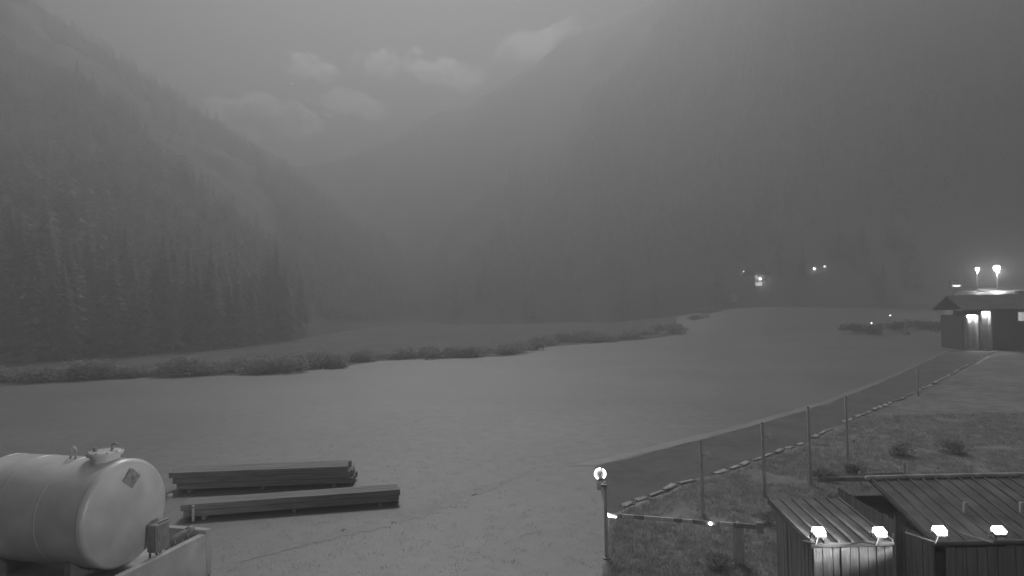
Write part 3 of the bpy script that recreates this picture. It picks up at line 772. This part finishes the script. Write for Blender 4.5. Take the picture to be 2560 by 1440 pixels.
def street_lamp(u, vb_, vt, Y, rad, power, label, glow=20, arm=.0, name='street_lamp', grp='street lamps of the upper road'):
    b = at(u, vb_, Y); t = at(u, vt, Y); h = t.z-b.z
    o = empty(name, b, 0, label, 'lamp', grp)
    MB().tube([(0, 0, -.3), (0, 0, h*.6), (arm, -.02, h-.1)], [.09, .07, .05], 8).build('post', mt_steel, o, True)
    MB().lathe([(.001, rad*1.25), (rad*.9, rad*.95), (rad*.95, rad*.8), (.04, rad*.8)], 14, Matrix.Translation((arm, 0, h))).build('hood', mt_dark, o)
    MB().lathe([(.001, -rad), (rad*.7, -rad*.7), (rad, 0), (rad*.8, rad*.6), (.001, rad*.78)], 14, Matrix.Translation((arm, 0, h))).build('globe', emit('lamp_glow_%g' % glow, glow), o, True)
    if power:
        l = bpy.data.lights.new('lamp_light', 'POINT'); l.energy = power; l.shadow_soft_size = .15
        lo = bpy.data.objects.new('lamp_light', l); COL.objects.link(lo); lo.parent = o; lo.location = (arm, -.1, h-rad-.22)
    return o
street_lamp(2494, 724, 670, 132, .62, 4000, 'brightest street lamp, right one above the upper road', 25)
street_lamp(2443, 722, 673, 134, .40, 2200, 'second street lamp, left one at the start of the upper road', 20, arm=.2)
street_lamp(2416, 700, 672, 190, .18, 0, 'faint small lamp left of the two street lamps', 2.5)
# lit shelter left of the lamps
q = at(2389, 722, 131)
sh = empty('bus_shelter', q, 0, 'small lit shelter left of the street lamps', 'shelter')
MB().box((0, .5, .98), (1.9, .08, 1.6)).build('back_wall', mt_wood, sh)
MB().box((0, .1, 1.84), (2.3, 1.6, .1), None, .01).build('roof', mt_roof, sh)
for xx in (-.95, .95): MB().box((xx, -.45, .95), (.09, .09, 1.9)).build('post', mt_pale, sh)
MB().box((0, .1, .42), (1.8, .6, .10), None, .02).build('bench', mt_pale, sh)
MB().box((1.0, .0, 3.0), (.07, .07, 2.2)).build('sign_pole', mt_pale, sh)
MB().box((-.1, -.4, .62), (1.6, .10, .28), None, .04).build('light_box', emit('shelter_glow', 3), sh)

# ------------------------------------------------------------------ village lights on the far slope
def small_lamp(u, v, rad, glow, label, Y=None, name='street_lamp'):
    if Y is None:
        g = hit(u, v+10); Y = g.y
    t = at(u, v, Y); gz = terrain(t.x, t.y)
    o = empty(name, (t.x, t.y, gz), 0, label, 'lamp', 'small lamps of the far village')
    h = max(1.2, t.z-gz)
    MB().tube([(0, 0, -.3), (0, 0, h)], [.10, .07], 6).build('post', mt_steel, o)
    MB().lathe([(.001, -rad), (rad, 0), (.001, rad)], 10, Matrix.Translation((0, 0, h))).build('globe', emit('lamp_glow_%g' % glow, glow), o, True)
    MB().lathe([(rad*1.1, rad*.9), (.03, rad*1.5)], 10, Matrix.Translation((0, 0, h))).build('hood', mt_dark, o)
    return o
small_lamp(1862, 685, .45, 5, 'leftmost bright lamp point on the far slope')
small_lamp(1893, 703, .40, 2, 'faint lamp point above the lit house front')
small_lamp(2036, 679, .45, 5, 'bright lamp point, left of the pair on the slope')
small_lamp(2062, 677, .40, 2, 'fainter lamp point, right of the pair on the slope')
small_lamp(2179, 820, .16, 5, 'low path lamp before the dark hedge', 112, 'path_lamp')
small_lamp(2226, 804, .16, 5, 'low path lamp behind the dark hedge', 124, 'path_lamp')
g = hit(1902, 720)
hs = empty('far_house', (g.x, g.y, g.z-.3), R(4), 'tiny far house with a lamp-lit front on the slope', 'house')
k = g.y/F
MB().box((9*k, 4.2, 1.9), (46*k, 8, 4.4)).build('wall', mt_wall, hs)
MB().add([(-16*k, -.6, 4.0), (34*k, -.6, 4.0), (34*k, 8.8, 4.0), (-16*k, 8.8, 4.0), (-16*k, 4.1, 7.4), (34*k, 4.1, 7.4)],
         [(0, 1, 5, 4), (2, 3, 4, 5), (0, 4, 3), (1, 2, 5), (3, 2, 1, 0)]).build('roof', mt_roof, hs)
for j, (dx, gl) in enumerate(((-8, .9), (-1, .9), (14, .10), (26, .05))):
    wv = MB().box((dx*k, .17, 1.4), (1.3, .06, 1.2)).build('window', mt_pale, hs)
    MB().box((dx*k, .13, 1.4), (1.05, .02, .95)).build('pane', emit('window_%g' % gl, gl), wv)
lm = MB().lathe([(.001, -.25), (.3, 0), (.001, .25)], 10, Matrix.Translation((-3*k, -.5, 2.9))).build('door_lamp', emit('door_glow', 30), hs, True)
g = hit(1837, 756)
o = empty('hay_shed', (g.x, g.y, terrain(g.x, g.y)-.1), 0, 'tiny pale hay shed at the foot of the far slope', 'shed')
MB().box((0, 1.2, .9), (1.6, 2.2, 1.8)).build('wall', mt_pale, o)
MB().add([(-1, 0, 1.75), (1, 0, 1.75), (1, 2.5, 1.75), (-1, 2.5, 1.75), (0, 0, 2.5), (0, 2.5, 2.5)], [(0, 1, 4), (2, 3, 5), (1, 2, 5, 4), (3, 0, 4, 5), (3, 2, 1, 0)]).build('roof', mt_pale, o)

# dark hedges and an information column by the far car park
hedge_m = [mesh_from('foliage', *leaf_cloud(130+i, 2.9, 1.3, 1.5, 900, .16, .5), mt_leafd) for i in range(2)]
for i, (u, v, Y, lab) in enumerate(((2140, 832, 108, 'low dark hedge at the left of the far path lamps'), (2185, 833, 106, 'low dark hedge below the near path lamp'), (2240, 828, 110, 'dark hedge below the second path lamp'),
                                    (2300, 824, 112, 'dark hedge left of the information column'), (2345, 826, 108, 'dark hedge left of the chalet'))):
    p = at(u, v, Y); o = empty('hedge', (p.x, p.y, ground_h(p.x, p.y)), i, lab, 'hedge', 'low hedges by the chalet')
    o.scale = (1, 1, .95); link('foliage', hedge_m[i % 2], o); link('stem', stem_m, o).scale = (.5, .5, .5)
p = at(2266, 832, 104)
o = empty('information_column', (p.x, p.y, ground_h(p.x, p.y)), .3, 'slim pale information column between the hedges', 'sign')
MB().box((0, 0, 1.25), (.5, .16, 2.5), None, .02).build('column', mt_post, o)
MB().box((0, -.09, 2.2), (.42, .02, .4)).build('panel', mt_pale, o)
MB().box((0, -.1, .2), (.7, .5, .4), None, .03).build('plinth', mt_stone, o)

# ------------------------------------------------------------------ clouds and the evening star, beyond the haze
def cloud_mat(seed, dens):
    M = bpy.data.materials.new('cloud_vapour'); M.use_nodes = True; n = M.node_tree; n.nodes.clear(); L = n.links
    out = n.nodes.new('ShaderNodeOutputMaterial'); pv = n.nodes.new('ShaderNodeVolumePrincipled')
    pv.inputs['Color'].default_value = (1, 1, 1, 1); pv.inputs['Anisotropy'].default_value = .7
    tc = n.nodes.new('ShaderNodeTexCoord')
    ln = n.nodes.new('ShaderNodeVectorMath'); ln.operation = 'LENGTH'; L.new(tc.outputs['Object'], ln.inputs[0])
    mp = n.nodes.new('ShaderNodeMapping'); mp.inputs['Location'].default_value = (seed*3.1, seed*1.7, 0); mp.inputs['Scale'].default_value = (2.6, 1.6, 1.5)
    L.new(tc.outputs['Object'], mp.inputs[0])
    nz = n.nodes.new('ShaderNodeTexNoise'); nz.inputs['Scale'].default_value = 1.1; nz.inputs['Detail'].default_value = 5; L.new(mp.outputs[0], nz.inputs['Vector'])
    a = n.nodes.new('ShaderNodeMath'); a.operation = 'MULTIPLY_ADD'; a.inputs[1].default_value = 2.2; a.inputs[2].default_value = -.42; L.new(nz.outputs[0], a.inputs[0])
    b = n.nodes.new('ShaderNodeMath'); b.operation = 'SUBTRACT'; L.new(a.outputs[0], b.inputs[0]); L.new(ln.outputs['Value'], b.inputs[1])
    c = n.nodes.new('ShaderNodeMapRange'); c.inputs[1].default_value = 0; c.inputs[2].default_value = .3; c.inputs[3].default_value = 0; c.inputs[4].default_value = .02*dens
    L.new(b.outputs[0], c.inputs[0]); L.new(c.outputs[0], pv.inputs['Density']); L.new(pv.outputs[0], out.inputs['Volume'])
    return M
CD = 2200
def cloud(u, v, wpx, hpx, tilt, seed, label, dens=1.0):
    p = at(u, v, CD); k = CD/F
    bm = bmesh.new(); bmesh.ops.create_icosphere(bm, subdivisions=4, radius=1)
    for q in bm.verts: q.co *= 1+.22*noise.noise(q.co*1.6+Vector((seed*5, 0, 0)))+.08*noise.noise(q.co*4+Vector((seed, 3, 0)))
    me = bpy.data.meshes.new('cloud'); bm.to_mesh(me); bm.free(); me.materials.append(cloud_mat(seed, dens))
    o = link('cloud', me, None, p, (0, R(tilt), 0)); o.scale = (wpx*k*.50, wpx*k*.36, hpx*k*.50)
    return tag(o, label, 'cloud', 'small clouds in the valley gap')
cloud(655, 294, 400, 120, 4, 7, 'long bright cloud, lowest and leftmost in the gap', 3.0)
cloud(770, 168, 210, 80, 14, 2, 'small bright cloud above the star')
cloud(880, 258, 260, 80, 12, 3, 'thin ragged cloud right above the long bright one')
cloud(950, 160, 160, 100, 10, 4, 'small puffy cloud left of the streaky cloud')
cloud(1110, 182, 290, 100, 14, 5, 'wide streaky cloud in the middle of the gap')
cloud(1345, 110, 330, 100, -14, 6, 'pale cloud behind the right mountain ridge, highest of all', .4)
o = link('star', None, None, at(731, 209, 1500)); tag(o, 'single bright star among the small clouds', 'star')
MB().lathe([(.001, -1.5), (1.05, -1.05), (1.5, 0), (1.05, 1.05), (.001, 1.5)], 12).build('star_disc', emit('star_glow', 40), o, True)

# ------------------------------------------------------------------ haze
hz_ = MB().box((0, 33, 87), (1700, 902, 178))
ho = hz_.build('haze', None); tag(ho, 'thin pale moonlit haze filling the valley', None, None, 'stuff')
M = bpy.data.materials.new('haze'); M.use_nodes = True; n = M.node_tree; n.nodes.clear()
pv = n.nodes.new('ShaderNodeVolumePrincipled'); om = n.nodes.new('ShaderNodeOutputMaterial')
pv.inputs['Color'].default_value = (.50, .50, .50, 1); pv.inputs['Density'].default_value = HAZE_DENSITY; pv.inputs['Anisotropy'].default_value = HAZE_G
n.links.new(pv.outputs[0], om.inputs['Volume']); ho.data.materials.append(M)
